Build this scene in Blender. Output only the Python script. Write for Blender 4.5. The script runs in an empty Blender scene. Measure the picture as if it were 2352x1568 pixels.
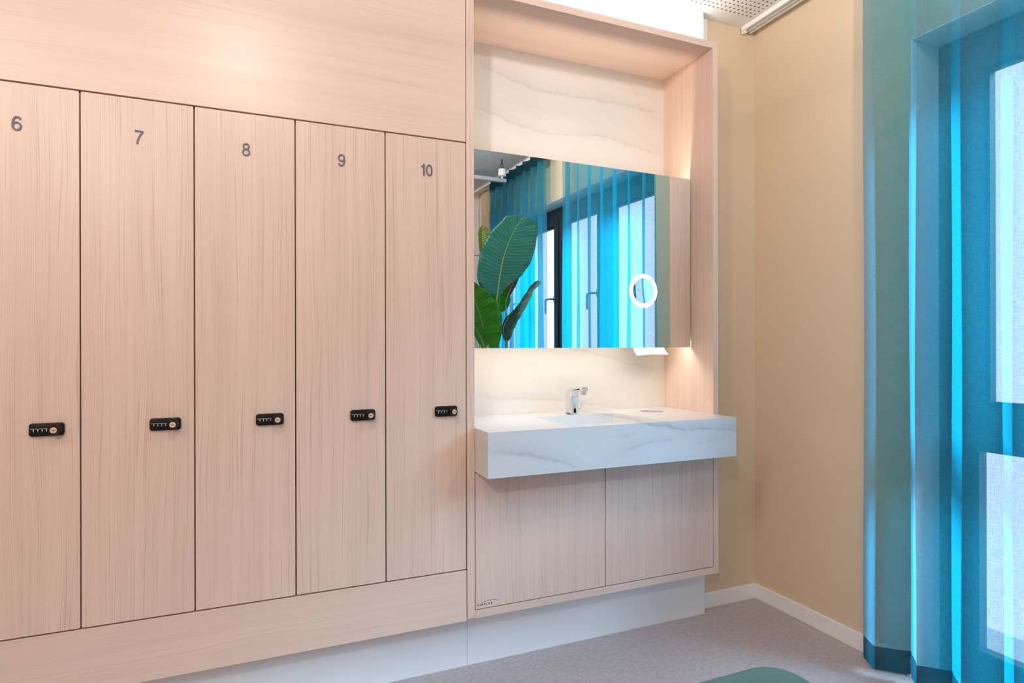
import bpy, bmesh, math, random
from mathutils import Vector, Matrix
random.seed(7)
S = bpy.context.scene
COL = S.collection
PI = math.pi

# ------------------------------------------------------------------ helpers
def srgb(r, g, b):
    f = lambda c: (c/12.92 if c <= .04045 else ((c+.055)/1.055)**2.4)
    return (f(r/255), f(g/255), f(b/255), 1)

def box(bm, x0, x1, y0, y1, z0, z1, bev=0, seg=2):
    b2 = bmesh.new()
    v = [b2.verts.new((x, y, z)) for z in (z0, z1) for y in (y0, y1) for x in (x0, x1)]
    for q in ((0, 2, 3, 1), (4, 5, 7, 6), (0, 1, 5, 4), (2, 6, 7, 3), (0, 4, 6, 2), (1, 3, 7, 5)):
        b2.faces.new([v[i] for i in q])
    if bev:
        bmesh.ops.bevel(b2, geom=b2.edges[:], offset=bev, segments=seg, profile=.5, affect='EDGES')
    merge(bm, b2)

def merge(bm, b2):
    m = bpy.data.meshes.new('tmp'); b2.to_mesh(m); b2.free()
    bm.from_mesh(m); bpy.data.meshes.remove(m)

def prism(bm, pts, axis, a, b, bev=0, seg=2):
    """closed 2D outline extruded along an axis: axis 'y' -> pts are (x,z); 'x' -> (y,z); 'z' -> (x,y)"""
    b2 = bmesh.new()
    def P(p, t):
        return {'y': (p[0], t, p[1]), 'x': (t, p[0], p[1]), 'z': (p[0], p[1], t)}[axis]
    A = [b2.verts.new(P(p, a)) for p in pts]; B = [b2.verts.new(P(p, b)) for p in pts]
    n = len(pts)
    b2.faces.new(A); b2.faces.new(B[::-1])
    for i in range(n):
        b2.faces.new((A[i], B[i], B[(i+1) % n], A[(i+1) % n]))
    bmesh.ops.recalc_face_normals(b2, faces=b2.faces[:])
    if bev:
        caps = [e for e in b2.edges if len(e.link_faces) == 2 and any(len(f.verts) == n for f in e.link_faces)]
        bmesh.ops.bevel(b2, geom=caps, offset=bev, segments=seg, profile=.5, affect='EDGES')
    merge(bm, b2)

def rrect(x0, x1, y0, y1, r, n=6):
    out = []
    for cx, cy, a0 in ((x1-r, y1-r, 0), (x0+r, y1-r, 90), (x0+r, y0+r, 180), (x1-r, y0+r, 270)):
        for i in range(n+1):
            a = math.radians(a0+90*i/n); out.append((cx+r*math.cos(a), cy+r*math.sin(a)))
    return out

def cyl(bm, p, q, r0, r1=None, n=24, caps=True):
    r1 = r0 if r1 is None else r1
    tube(bm, [p, q], [r0, r1], n, caps)

def tube(bm, pts, rad, n=10, caps=True):
    pts = [Vector(p) for p in pts]
    if not isinstance(rad, (list, tuple)): rad = [rad]*len(pts)
    rings = []; up = None
    for i, p in enumerate(pts):
        t = (pts[min(i+1, len(pts)-1)]-pts[max(i-1, 0)]).normalized()
        if up is None:
            up = t.orthogonal().normalized()
        up = (up-t*up.dot(t)).normalized(); w = t.cross(up)
        rings.append([bm.verts.new(p+(up*math.cos(2*PI*k/n)+w*math.sin(2*PI*k/n))*rad[i]) for k in range(n)])
    for a, b in zip(rings, rings[1:]):
        for k in range(n):
            bm.faces.new((a[k], a[(k+1) % n], b[(k+1) % n], b[k]))
    if caps:
        bm.faces.new(rings[0][::-1]); bm.faces.new(rings[-1])

def stroke(bm, pts, w, y0, y1, closed=False):
    """a constant-width stroke along (x,z) centre line, given depth from y0 (front) to y1"""
    n = len(pts); L = []; R = []
    for i in range(n):
        p = Vector(pts[i])
        if closed: a, b = Vector(pts[i-1]), Vector(pts[(i+1) % n])
        else: a, b = Vector(pts[max(i-1, 0)]), Vector(pts[min(i+1, n-1)])
        d1 = (p-a).normalized() if (p-a).length > 1e-9 else (b-p).normalized()
        d2 = (b-p).normalized() if (b-p).length > 1e-9 else d1
        t = (d1+d2).normalized(); nrm = Vector((-t.y, t.x))
        k = 1/max(.45, nrm.dot(Vector((-d1.y, d1.x))))
        L.append(p+nrm*w/2*k); R.append(p-nrm*w/2*k)
    V = [[bm.verts.new((q.x, y, q.y)) for q in side] for side in (L, R) for y in (y0, y1)]
    lf, lb, rf, rb = V
    for i in range(n if closed else n-1):
        j = (i+1) % n
        bm.faces.new((lf[i], rf[i], rf[j], lf[j])); bm.faces.new((lb[i], lb[j], rb[j], rb[i]))
        bm.faces.new((lf[i], lf[j], lb[j], lb[i])); bm.faces.new((rf[i], rb[i], rb[j], rf[j]))
    if not closed:
        bm.faces.new((lf[0], lb[0], rb[0], rf[0])); bm.faces.new((lf[-1], rf[-1], rb[-1], lb[-1]))

def wloc(o):
    v = Vector((0, 0, 0))
    while o is not None:
        v += o.location; o = o.parent
    return v

def obj(name, bm, mats, parent=None, smooth=False, origin=None):
    """link a bmesh given in world coordinates as ONE mesh object"""
    m = bpy.data.meshes.new(name)
    bmesh.ops.recalc_face_normals(bm, faces=bm.faces[:])
    o = bpy.data.objects.new(name, m); COL.objects.link(o)
    off = wloc(parent) if parent else Vector((0, 0, 0))
    if origin is not None:
        o.location = Vector(origin)-off; off = Vector(origin)
    elif parent is None:
        lo = Vector([min(v.co[i] for v in bm.verts) for i in range(3)]); hi = Vector([max(v.co[i] for v in bm.verts) for i in range(3)])
        c = (lo+hi)/2; c.z = lo.z; o.location = c; off = c
    bmesh.ops.translate(bm, verts=bm.verts[:], vec=-off)
    bm.to_mesh(m); bm.free()
    for mt in (mats if isinstance(mats, (list, tuple)) else [mats]): m.materials.append(mt)
    if smooth:
        for p in m.polygons: p.use_smooth = True
    if smooth == 'auto':
        m.set_sharp_from_angle(angle=math.radians(35))
    o.parent = parent
    return o

def B(): return bmesh.new()

def tag(o, label=None, cat=None, group=None, kind=None):
    for k, v in (('label', label), ('category', cat), ('group', group), ('kind', kind)):
        if v: o[k] = v
    return o

def thing(name, loc, label, cat, group=None):
    o = bpy.data.objects.new(name, None); COL.objects.link(o); o.location = loc; o.empty_display_size = .05
    return tag(o, label, cat, group)

def simple_box(name, dims, mat, parent=None, bev=0, **k):
    bm = B(); box(bm, *dims, bev=bev); return obj(name, bm, mat, parent, **k)

# ------------------------------------------------------------------ materials
class NT:
    def __init__(s, name):
        s.m = bpy.data.materials.new(name); s.m.use_nodes = True; s.t = s.m.node_tree
        s.n = s.t.nodes; s.bsdf = s.n['Principled BSDF']; s.out = s.n['Material Output']
    def new(s, kind, **inp):
        n = s.n.new(kind)
        for k, v in inp.items():
            if k in n.inputs.keys() or k.replace('_', ' ') in n.inputs.keys():
                kk = k if k in n.inputs.keys() else k.replace('_', ' ')
                s.set(n.inputs[kk], v)
            else: setattr(n, k, v)
        return n
    def set(s, sock, v):
        if isinstance(v, bpy.types.NodeSocket): s.t.links.new(v, sock)
        else: sock.default_value = v
    def math(s, op, a, b=None, c=None, clamp=False):
        n = s.n.new('ShaderNodeMath'); n.operation = op; n.use_clamp = clamp
        s.set(n.inputs[0], a)
        if b is not None: s.set(n.inputs[1], b)
        if c is not None: s.set(n.inputs[2], c)
        return n.outputs[0]
    def mix(s, fac, a, b):
        n = s.n.new('ShaderNodeMix'); n.data_type = 'RGBA'
        s.set(n.inputs[0], fac); s.set(n.inputs[6], a); s.set(n.inputs[7], b)
        return n.outputs[2]
    def ramp(s, fac, stops, interp='LINEAR'):
        n = s.n.new('ShaderNodeValToRGB'); n.color_ramp.interpolation = interp
        e = n.color_ramp.elements
        while len(e) < len(stops): e.new(.5)
        for i, (p, c) in enumerate(stops):
            e[i].position = p; e[i].color = c if isinstance(c, tuple) else (c, c, c, 1)
        s.set(n.inputs[0], fac)
        return n.outputs[0]
    def noise(s, vec, scale, detail=2, rough=.5, dist=0):
        n = s.new('ShaderNodeTexNoise', Scale=scale, Detail=detail, Roughness=rough, Distortion=dist)
        if vec is not None: s.set(n.inputs['Vector'], vec)
        return n.outputs[0]
    def coord(s, which='Object'):
        return s.n.new('ShaderNodeTexCoord').outputs[which]
    def sep(s, v):
        n = s.n.new('ShaderNodeSeparateXYZ'); s.set(n.inputs[0], v); return n.outputs
    def comb(s, x, y, z):
        n = s.n.new('ShaderNodeCombineXYZ')
        for i, v in enumerate((x, y, z)): s.set(n.inputs[i], v)
        return n.outputs[0]
    def bump(s, h, strength, dist=.001):
        n = s.new('ShaderNodeBump', Strength=strength, Distance=dist, Height=h)
        s.set(s.bsdf.inputs['Normal'], n.outputs[0])

def plain(name, col, rough=.5, metal=0, **k):
    t = NT(name); b = t.bsdf
    b.inputs['Base Color'].default_value = col; b.inputs['Roughness'].default_value = rough; b.inputs['Metallic'].default_value = metal
    for kk, v in k.items(): t.set(b.inputs[kk.replace('_', ' ')], v)
    return t.m

def wood(name, horizontal=False, light=srgb(231, 204, 187), dark=srgb(172, 138, 120), strength=.92, rough=.36):
    t = NT(name)
    x, y, z = t.sep(t.coord())
    rnd = t.n.new('ShaderNodeObjectInfo').outputs['Random']
    off = t.math('MULTIPLY', rnd, 37.3)
    if horizontal: along = x; cross = t.math('ADD', z, y)
    else: along = z; cross = t.math('ADD', x, y)
    al = t.math('ADD', along, off)
    cr = t.math('ADD', cross, off)
    # slow wander of the grain
    wv = t.comb(t.math('MULTIPLY', cr, 5.0), t.math('MULTIPLY', al, .9), 0.0)
    wob = t.math('MULTIPLY', t.math('SUBTRACT', t.noise(wv, 1.0, 2), .5), .055)
    c2 = t.math('ADD', cr, wob)
    def g(sc, sa, det=2, rough_=.55):
        return t.noise(t.comb(t.math('MULTIPLY', c2, sc), t.math('MULTIPLY', al, sa), off), 1.0, det, rough_)
    broad = g(11, .35, 2)
    mid = g(95, 1.0, 2, .5); hair = g(270, 1.6, 2, .55); pore = g(800, 22, 2, .6)
    jit = t.noise(t.comb(t.math('MULTIPLY', cr, 26), t.math('MULTIPLY', al, 1.1), off), 1.0, 2, .5)
    ln = t.math('SINE', t.math('ADD', t.math('MULTIPLY', c2, 1480), t.math('MULTIPLY', jit, 26)))
    lmod = t.ramp(g(34, .9, 2, .5), [(.36, .15), (.62, 1.0)])
    lines = t.math('MULTIPLY', t.ramp(ln, [(.60, 0.0), (.97, 1.0)]), lmod)
    a = t.ramp(mid, [(.42, 0.0), (.70, 1.0)])
    b = t.ramp(hair, [(.585, 0.0), (.66, 1.0)])
    p = t.ramp(pore, [(.56, 0.0), (.72, 1.0)])
    f = t.math('ADD', t.math('MULTIPLY', a, .10*strength), t.math('MULTIPLY', b, .36*strength))
    f = t.math('ADD', f, t.math('MULTIPLY', p, .12*strength))
    f = t.math('ADD', f, t.math('MULTIPLY', lines, .40*strength), clamp=True)
    base = t.mix(t.ramp(broad, [(.3, 0.0), (.7, 1.0)]), light, tuple(light[i]*.92 for i in range(3))+(1,))
    col = t.mix(f, base, dark)
    t.set(t.bsdf.inputs['Base Color'], col)
    t.bsdf.inputs['Roughness'].default_value = rough
    t.bump(t.math('SUBTRACT', 1.0, f), .12, .0006)
    return t.m

def marble(name, veins, ox, oz, base=srgb(224, 217, 210), vein=srgb(160, 138, 118), cloud=.16, gloss=.22):
    """veins: list of (points in world x,z ; half width ; strength); ox, oz = object origin in world"""
    t = NT(name)
    co = t.coord(); x, y, z = t.sep(co)
    X0, X1, Z0, Z1 = .70, 1.95, .70, 2.70
    xn = t.math('DIVIDE', t.math('SUBTRACT', t.math('ADD', x, ox), X0), X1-X0)
    zw = t.math('ADD', z, oz)
    n1 = t.noise(co, 14, 4, .6); n2 = t.noise(co, 60, 3, .6); n3 = t.noise(co, 5, 2)
    zd = t.math('ADD', zw, t.math('MULTIPLY', t.math('SUBTRACT', n1, .5), .030))
    zd = t.math('ADD', zd, t.math('MULTIPLY', t.math('SUBTRACT', n2, .5), .010))
    tot = None
    for pts, w, st in veins:
        fc = t.n.new('ShaderNodeFloatCurve'); c = fc.mapping.curves[0]
        P = [((px-X0)/(X1-X0), (pz-Z0)/(Z1-Z0)) for px, pz in pts]
        sl0 = (P[1][1]-P[0][1])/(P[1][0]-P[0][0]); sl1 = (P[-1][1]-P[-2][1])/(P[-1][0]-P[-2][0])
        P = [(0, P[0][1]-sl0*P[0][0])]+P+[(1, P[-1][1]+sl1*(1-P[-1][0]))]
        c.points[0].location = P[0]; c.points[1].location = P[-1]
        for q in P[1:-1]: c.points.new(*q)
        fc.mapping.update(); t.set(fc.inputs['Value'], xn)
        zc = t.math('MULTIPLY_ADD', fc.outputs[0], Z1-Z0, Z0)
        d = t.math('SUBTRACT', zd, zc)
        # sharp on the lower side, soft smoke above
        core = t.math('POWER', 2.718, t.math('MULTIPLY', t.math('POWER', t.math('DIVIDE', d, w), 2.0), -1.0))
        halo = t.math('POWER', 2.718, t.math('MULTIPLY', t.math('POWER', t.math('DIVIDE', t.math('SUBTRACT', d, w*2.2), w*3.4), 2.0), -1.0))
        k = t.math('ADD', t.math('MULTIPLY', core, .65*st), t.math('MULTIPLY', halo, .34*st))
        x0n, x1n = (pts[0][0]-X0)/(X1-X0), (pts[-1][0]-X0)/(X1-X0)
        fin = t.math('MULTIPLY', t.ramp(xn, [(max(0, x0n-.02), 0.0), (min(.98, x0n+.06), 1.0)]), t.ramp(xn, [(max(.02, x1n-.06), 1.0), (min(1, x1n+.03), 0.0)]))
        k = t.math('MULTIPLY', t.math('MULTIPLY', k, fin), .68)
        tot = k if tot is None else t.math('ADD', tot, k)
    brk = t.ramp(n3, [(.3, .45), (.65, 1.0)])
    spk = t.ramp(n2, [(.35, .55), (.6, 1.0)])
    tot = t.math('MULTIPLY', t.math('MULTIPLY', tot, brk), spk, clamp=True)
    st = t.comb(t.math('MULTIPLY', x, 2.2), t.math('MULTIPLY', y, 2.2), t.math('ADD', t.math('MULTIPLY', z, 7), t.math('MULTIPLY', x, 2.2)))
    cl = t.ramp(t.noise(st, 1.6, 5, .6, .5), [(.48, 0.0), (.72, 1.0)])
    tot = t.math('ADD', tot, t.math('MULTIPLY', cl, cloud*.5), clamp=True)
    t.set(t.bsdf.inputs['Base Color'], t.mix(tot, base, vein))
    t.bsdf.inputs['Roughness'].default_value = gloss
    return t.m

def paint(name, col, rough=.75, bump=.05):
    t = NT(name)
    n = t.noise(t.coord(), 260, 3)
    t.bsdf.inputs['Base Color'].default_value = col; t.bsdf.inputs['Roughness'].default_value = rough
    t.bump(n, bump, .0008)
    return t.m

def floor_mat():
    t = NT('speckled_vinyl'); co = t.coord()
    big = t.noise(co, 60, 3)
    base = t.mix(t.ramp(big, [(.35, 0.0), (.65, 1.0)]), srgb(170, 160, 160), srgb(182, 173, 173))
    v = t.new('ShaderNodeTexVoronoi', Scale=150.0, Randomness=1.0); t.set(v.inputs['Vector'], co)
    pick = t.ramp(t.sep(v.outputs['Color'])[0], [(.70, 0.0), (.72, 1.0)], 'CONSTANT')
    dot = t.math('MULTIPLY', t.math('LESS_THAN', v.outputs['Distance'], .24), pick)
    v2 = t.new('ShaderNodeTexVoronoi', Scale=230.0, Randomness=1.0); t.set(v2.inputs['Vector'], co)
    lt = t.math('MULTIPLY', t.math('LESS_THAN', v2.outputs['Distance'], .3), t.ramp(t.sep(v2.outputs['Color'])[1], [(.72, 0.0), (.74, 1.0)], 'CONSTANT'))
    c = t.mix(t.math('MULTIPLY', lt, .35), base, srgb(200, 194, 196))
    c = t.mix(t.math('MULTIPLY', dot, .75), c, srgb(84, 78, 82))
    t.set(t.bsdf.inputs['Base Color'], c); t.bsdf.inputs['Roughness'].default_value = .5
    return t.m

def ceiling_mat():
    t = NT('perforated_plasterboard')
    g = t.n.new('ShaderNodeNewGeometry').outputs['Position']
    x, y, z = t.sep(t.coord())
    # object origin of the ceiling is set at the hole grid's corner (2.17, 2.208)
    fx = t.math('SUBTRACT', t.math('FRACT', t.math('ADD', t.math('DIVIDE', x, .025), .5)), .5)
    fy = t.math('SUBTRACT', t.math('FRACT', t.math('ADD', t.math('DIVIDE', y, .025), .5)), .5)
    d = t.math('SQRT', t.math('ADD', t.math('MULTIPLY', fx, fx), t.math('MULTIPLY', fy, fy)))
    hole = t.math('LESS_THAN', d, .19)
    inr = t.math('MULTIPLY', t.math('LESS_THAN', x, .0125), t.math('LESS_THAN', y, .0125))
    # solid inspection field in the board
    fld = t.math('MULTIPLY', t.math('MULTIPLY', t.math('GREATER_THAN', y, -2.31), t.math('LESS_THAN', y, -1.7)), t.math('MULTIPLY', t.math('GREATER_THAN', x, -.95), t.math('LESS_THAN', x, -.32)))
    hole = t.math('MULTIPLY', t.math('MULTIPLY', hole, inr), t.math('SUBTRACT', 1.0, fld))
    t.set(t.bsdf.inputs['Base Color'], t.mix(hole, srgb(240, 238, 235), srgb(105, 78, 55)))
    t.bsdf.inputs['Roughness'].default_value = .8
    return t.m

def emis(name, col, strength):
    t = NT(name); e = t.new('ShaderNodeEmission', Color=col, Strength=strength)
    t.t.links.new(e.outputs[0], t.out.inputs[0]); return t.m

def glass_mat():
    t = NT('window_glass')
    tr = t.new('ShaderNodeBsdfTransparent', Color=(.95, .98, 1, 1)); gl = t.new('ShaderNodeBsdfGlossy', Roughness=.0)
    lw = t.n.new('ShaderNodeLayerWeight'); lw.inputs[0].default_value = .5; fr = t.math('MULTIPLY_ADD', t.math('POWER', lw.outputs['Facing'], 5.0), .92, .06)
    m = t.n.new('ShaderNodeMixShader'); t.set(m.inputs[0], fr); t.t.links.new(tr.outputs[0], m.inputs[1]); t.t.links.new(gl.outputs[0], m.inputs[2])
    t.t.links.new(m.outputs[0], t.out.inputs[0]); return t.m

def fabric(name, openness=.42, teal=(.0, .48, .69, 1), dteal=(.03, .03, .03, 1)):
    t = NT(name)
    u, v, w = t.sep(t.coord('UV'))
    h = t.noise(t.comb(t.math('MULTIPLY', u, 30), t.math('MULTIPLY', v, 420), 0.0), 1.0, 2, .6)
    k = t.noise(t.comb(t.math('MULTIPLY', u, 420), t.math('MULTIPLY', v, 30), 3.0), 1.0, 2, .6)
    slub = t.math('MAXIMUM', t.ramp(h, [(.50, 0.0), (.78, 1.0)]), t.ramp(k, [(.52, 0.0), (.80, 1.0)]))
    thin = t.math('MAXIMUM', t.ramp(h, [(.22, 1.0), (.46, 0.0)]), t.ramp(k, [(.22, 1.0), (.46, 0.0)]))
    op = t.math('SUBTRACT', openness, t.math('MULTIPLY', slub, .20))
    op = t.math('ADD', op, t.math('MULTIPLY', thin, .18), clamp=True)
    tr = t.new('ShaderNodeBsdfTransparent', Color=(.90, .97, 1.0, 1))
    tl = t.new('ShaderNodeBsdfTranslucent', Color=teal)
    df = t.new('ShaderNodeBsdfDiffuse', Color=dteal)
    a = t.n.new('ShaderNodeAddShader'); t.t.links.new(tl.outputs[0], a.inputs[0]); t.t.links.new(df.outputs[0], a.inputs[1])
    m = t.n.new('ShaderNodeMixShader'); t.set(m.inputs[0], op); t.t.links.new(a.outputs[0], m.inputs[1]); t.t.links.new(tr.outputs[0], m.inputs[2])
    t.t.links.new(m.outputs[0], t.out.inputs[0]); return t.m

def leaf_mat(name, col, col2, transl=.3, trcol=None, ribs=46, rough=.35):
    t = NT(name)
    u, v, w = t.sep(t.coord('UV'))
    au = t.math('ABSOLUTE', t.math('SUBTRACT', u, .5))
    rib = t.math('SINE', t.math('MULTIPLY', t.math('SUBTRACT', v, t.math('MULTIPLY', au, .12)), ribs*2*PI))
    n = t.noise(t.comb(t.math('MULTIPLY', u, 2), t.math('MULTIPLY', v, 40), 0.0), 1.0, 3)
    f = t.math('ADD', t.math('MULTIPLY', t.ramp(rib, [(.2, 0.0), (1.0, 1.0)]), .3), t.math('MULTIPLY', t.ramp(n, [(.35, 0.0), (.7, 1.0)]), .6), clamp=True)
    c = t.mix(f, col, col2)
    t.set(t.bsdf.inputs['Base Color'], c); t.bsdf.inputs['Roughness'].default_value = rough
    t.bump(t.math('ADD', rib, t.math('MULTIPLY', n, 2)), .35, .002)
    tl = t.n.new('ShaderNodeBsdfTranslucent'); t.set(tl.inputs[0], trcol if trcol else c)
    m = t.n.new('ShaderNodeMixShader'); m.inputs[0].default_value = transl
    t.t.links.new(t.bsdf.outputs[0], m.inputs[1]); t.t.links.new(tl.outputs[0], m.inputs[2]); t.t.links.new(m.outputs[0], t.out.inputs[0])
    return t.m

WOODV = wood('oak_veneer_upright')
WOODH = wood('oak_veneer_level', True, strength=.48)
WOODE = plain('oak_edge', srgb(186, 128, 92), .6)
WHITE = paint('white_lacquer', srgb(242, 242, 241), .35, .0)
WHITEP = paint('white_paint', srgb(240, 239, 236), .8)
BEIGE = paint('beige_wall_paint', srgb(218, 198, 170), .8)
BLACK = plain('black_plastic', srgb(10, 10, 12), .4, 0, Specular_IOR_Level=.3)
GREYP = plain('grey_plastic', srgb(104, 98, 110), .5)
DIGIT = plain('white_print', srgb(215, 210, 220), .5)
RED = plain('red_mark', srgb(200, 30, 30), .5)
BRASS = plain('nickel_core', srgb(235, 208, 175), .35, .5)
CHROME = plain('chrome', (.88, .88, .9, 1), .06, 1)
MIRROR = plain('mirror_silver', (.90, .93, .93, 1), .0, 1)
GLASSEDGE = plain('glass_edge', srgb(60, 120, 80), .1)
ALU = plain('grey_profile', srgb(185, 190, 198), .4, .3)
ANTH = plain('anthracite_frame', srgb(44, 48, 54), .45)
GASKET = plain('black_gasket', srgb(12, 12, 14), .6)
STEEL = plain('steel', srgb(170, 172, 176), .3, 1)
PAPER = plain('paper', srgb(246, 244, 240), .9)
DARK = plain('dark_void', srgb(40, 34, 30), .8)
VINYLG = paint('green_vinyl', srgb(72, 112, 108), .42, .02)
LEDW = emis('warm_led', (1, .88, .70, 1), 125)
LEDL = emis('warm_led_low', (1, .93, .81, 1), 22)
LEDN = emis('neutral_led', (1, .97, .95, 1), 46)
LEDRING = emis('ring_led', (1, .95, .90, 1), 5)
LENS = emis('downlight_lens', (1, .93, .88, 1), 20)
GLASS = glass_mat()
SHEER = fabric('sheer_teal_voile')
HEMM = fabric('sheer_teal_hem', .08, (.0, .085, .13, 1), (.01, .03, .04, 1))
FLOOR = floor_mat()
CEIL = ceiling_mat()

# ------------------------------------------------------------------ main measures (metres, floor = 0)
YF = 2.143            # front plane of the joinery
CEILZ = 2.833
WX = 2.292            # window wall
DW = .3014; DX0 = -.4917-DW

# ------------------------------------------------------------------ room shell
simple_box('floor', (-2.4, 3.0, -3.2, 2.9, -.05, 0), FLOOR)['kind'] = 'structure'
bm = B(); box(bm, -2.4, 2.75, -3.2, 2.9, CEILZ, CEILZ+.08)
obj('ceiling', bm, CEIL, origin=(2.17, 2.208, CEILZ))['kind'] = 'structure'
OY0, OY1, OZ = -1.29, 1.525, 2.43        # window opening
bm = B()
box(bm, WX, WX+.32, OY1, 2.9, 0, CEILZ); box(bm, WX, WX+.32, -3.2, OY0, 0, CEILZ); box(bm, WX, WX+.32, OY0, OY1, OZ, CEILZ)
obj('wall_right', bm, BEIGE)['kind'] = 'structure'
bm = B(); box(bm, 1.913, WX, 2.31, 2.62, 0, CEILZ); box(bm, -2.3, 1.913, 2.62, 2.75, 0, CEILZ)
obj('wall_back', bm, BEIGE)['kind'] = 'structure'
simple_box('wall_left', (-2.4, -2.3, -3.2, 2.75, 0, CEILZ), BEIGE)['kind'] = 'structure'
simple_box('wall_front', (-2.3, WX, -3.2, -3.05, 0, CEILZ), BEIGE)['kind'] = 'structure'
# reveal lining of the window opening
bm = B()
box(bm, WX+.002, WX+.16, OY0, OY1, OZ-.006, OZ); box(bm, WX+.002, WX+.16, OY1-.006, OY1, 0, OZ-.006); box(bm, WX+.002, WX+.16, OY0, OY0+.006, 0, OZ-.006)
obj('trim_1', bm, WHITEP)['kind'] = 'structure'
# baseboards
def base(name, dims): simple_box(name, dims, WHITE, bev=.002)['kind'] = 'structure'
base('baseboard_back', (1.936, WX, 2.298, 2.31, 0, .072))
base('baseboard_right', (WX-.012, WX, OY1, 2.298, 0, .072))
base('baseboard_front', (-2.3, WX, -3.05, -3.038, 0, .072))
# fixed oak cladding left of the lockers, white wall strip beside the soffit
simple_box('trim_2', (-2.3, DX0-.004, YF, YF+.02, .232, CEILZ-.001), WOODV)['kind'] = 'structure'
simple_box('trim_3', (1.9305, 1.99, 2.304, 2.31, 2.4, CEILZ-.001), WHITEP)['kind'] = 'structure'

# ------------------------------------------------------------------ window
win = bpy.data.objects.new('window_1', None); COL.objects.link(win); win.location = (2.48, .1, 0); win['kind'] = 'structure'
FX0, FX1 = 2.446, 2.52
bounds = [1.416, .763, .11, -.543, -1.196]
bm = B()
box(bm, FX0, FX1, bounds[0], OY1-.006, 0, OZ-.006, .002); box(bm, FX0, FX1, OY0+.006, bounds[-1], 0, OZ-.006, .002)
box(bm, FX0, FX1, bounds[-1], bounds[0], OZ-.10, OZ-.006, .002); box(bm, FX0, FX1, bounds[-1], bounds[0], 0, .10, .002)
box(bm, FX0, FX1, bounds[-1], bounds[0], .895, .985, .002)
for b in bounds[1:-1]: box(bm, FX0, FX1, b-.03, b+.03, .10, OZ-.10, .002)
obj('frame', bm, ANTH, win)
for i in range(4):
    a, b = bounds[i+1]+(.03 if i < 3 else 0), bounds[i]-(.03 if i > 0 else 0)
    # lower fixed light with glazing bead
    bm = B(); w = .028
    for d in ((a, a+w, .10, .895), (b-w, b, .10, .895), (a+w, b-w, .10, .10+w), (a+w, b-w, .895-w, .895)):
        box(bm, FX0+.018, FX1-.01, d[0], d[1], d[2], d[3], .001)
    obj('glazing_bead', bm, ANTH, win)
    simple_box('pane', (FX0+.04, FX0+.05, a+w, b-w, .10+w, .895-w), GLASS, win)
    # upper opening sash, a little proud of the frame, with a shadow gap round it
    a1, b1, z0, z1 = a-.008, b+.008, .972, OZ-.088
    w = .062 if i else .07
    bm = B()
    for d in ((a1, a1+w, z0, z1), (b1-w, b1, z0, z1), (a1+w, b1-w, z0, z0+w), (a1+w, b1-w, z1-w, z1)):
        box(bm, FX0-.014, FX1-.012, d[0], d[1], d[2], d[3], .0015)
    sash = obj('sash', bm, ANTH, win)
    bm = B(); k = .014
    for d in ((a1+w, a1+w+k, z0+w, z1-w), (b1-w-k, b1-w, z0+w, z1-w), (a1+w+k, b1-w-k, z0+w, z0+w+k), (a1+w+k, b1-w-k, z1-w-k, z1-w)):
        box(bm, FX0, FX0+.03, d[0], d[1], d[2], d[3])
    obj('gasket', bm, GASKET, sash)
    simple_box('pane', (FX0+.03, FX0+.04, a1+w, b1-w, z0+w, z1-w), GLASS, win)
    if i == 0: continue
    # lever handle on the stile next to the mullion
    hy, hz = b1-.045, 1.655
    bm = B(); box(bm, FX0-.024, FX0-.014, hy-.013, hy+.013, hz-.03, hz+.03, .003)
    tube(bm, [(FX0-.02, hy, hz), (FX0-.055, hy, hz), (FX0-.062, hy-.012, hz), (FX0-.062, hy-.075, hz-.003), (FX0-.062, hy-.082, hz-.012), (FX0-.062, hy-.082, hz-.12)], .0085, 10)
    obj('handle', bm, STEEL, win, 'auto')
simple_box('sill', (FX1, FX1+.12, OY0, OY1, -.02, .02), ALU, win)

# ------------------------------------------------------------------ lockers
def ell(cx, cz, rx, rz, a0=0, a1=360, n=28):
    return [(cx+rx*math.cos(math.radians(a0+(a1-a0)*i/n)), cz+rz*math.sin(math.radians(a0+(a1-a0)*i/n))) for i in range(n+1)]

def smooth(pts, n=6):
    out = []
    for i in range(len(pts)-1):
        p0, p1, p2, p3 = (Vector(pts[max(i-1, 0)]), Vector(pts[i]), Vector(pts[i+1]), Vector(pts[min(i+2, len(pts)-1)]))
        for k in range(n):
            t = k/n
            out.append(tuple(.5*((2*p1)+(p2-p0)*t+(2*p0-5*p1+4*p2-p3)*t*t+(3*p1-p0-3*p2+p3)*t**3)))
    out.append(tuple(pts[-1])); return out

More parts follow.
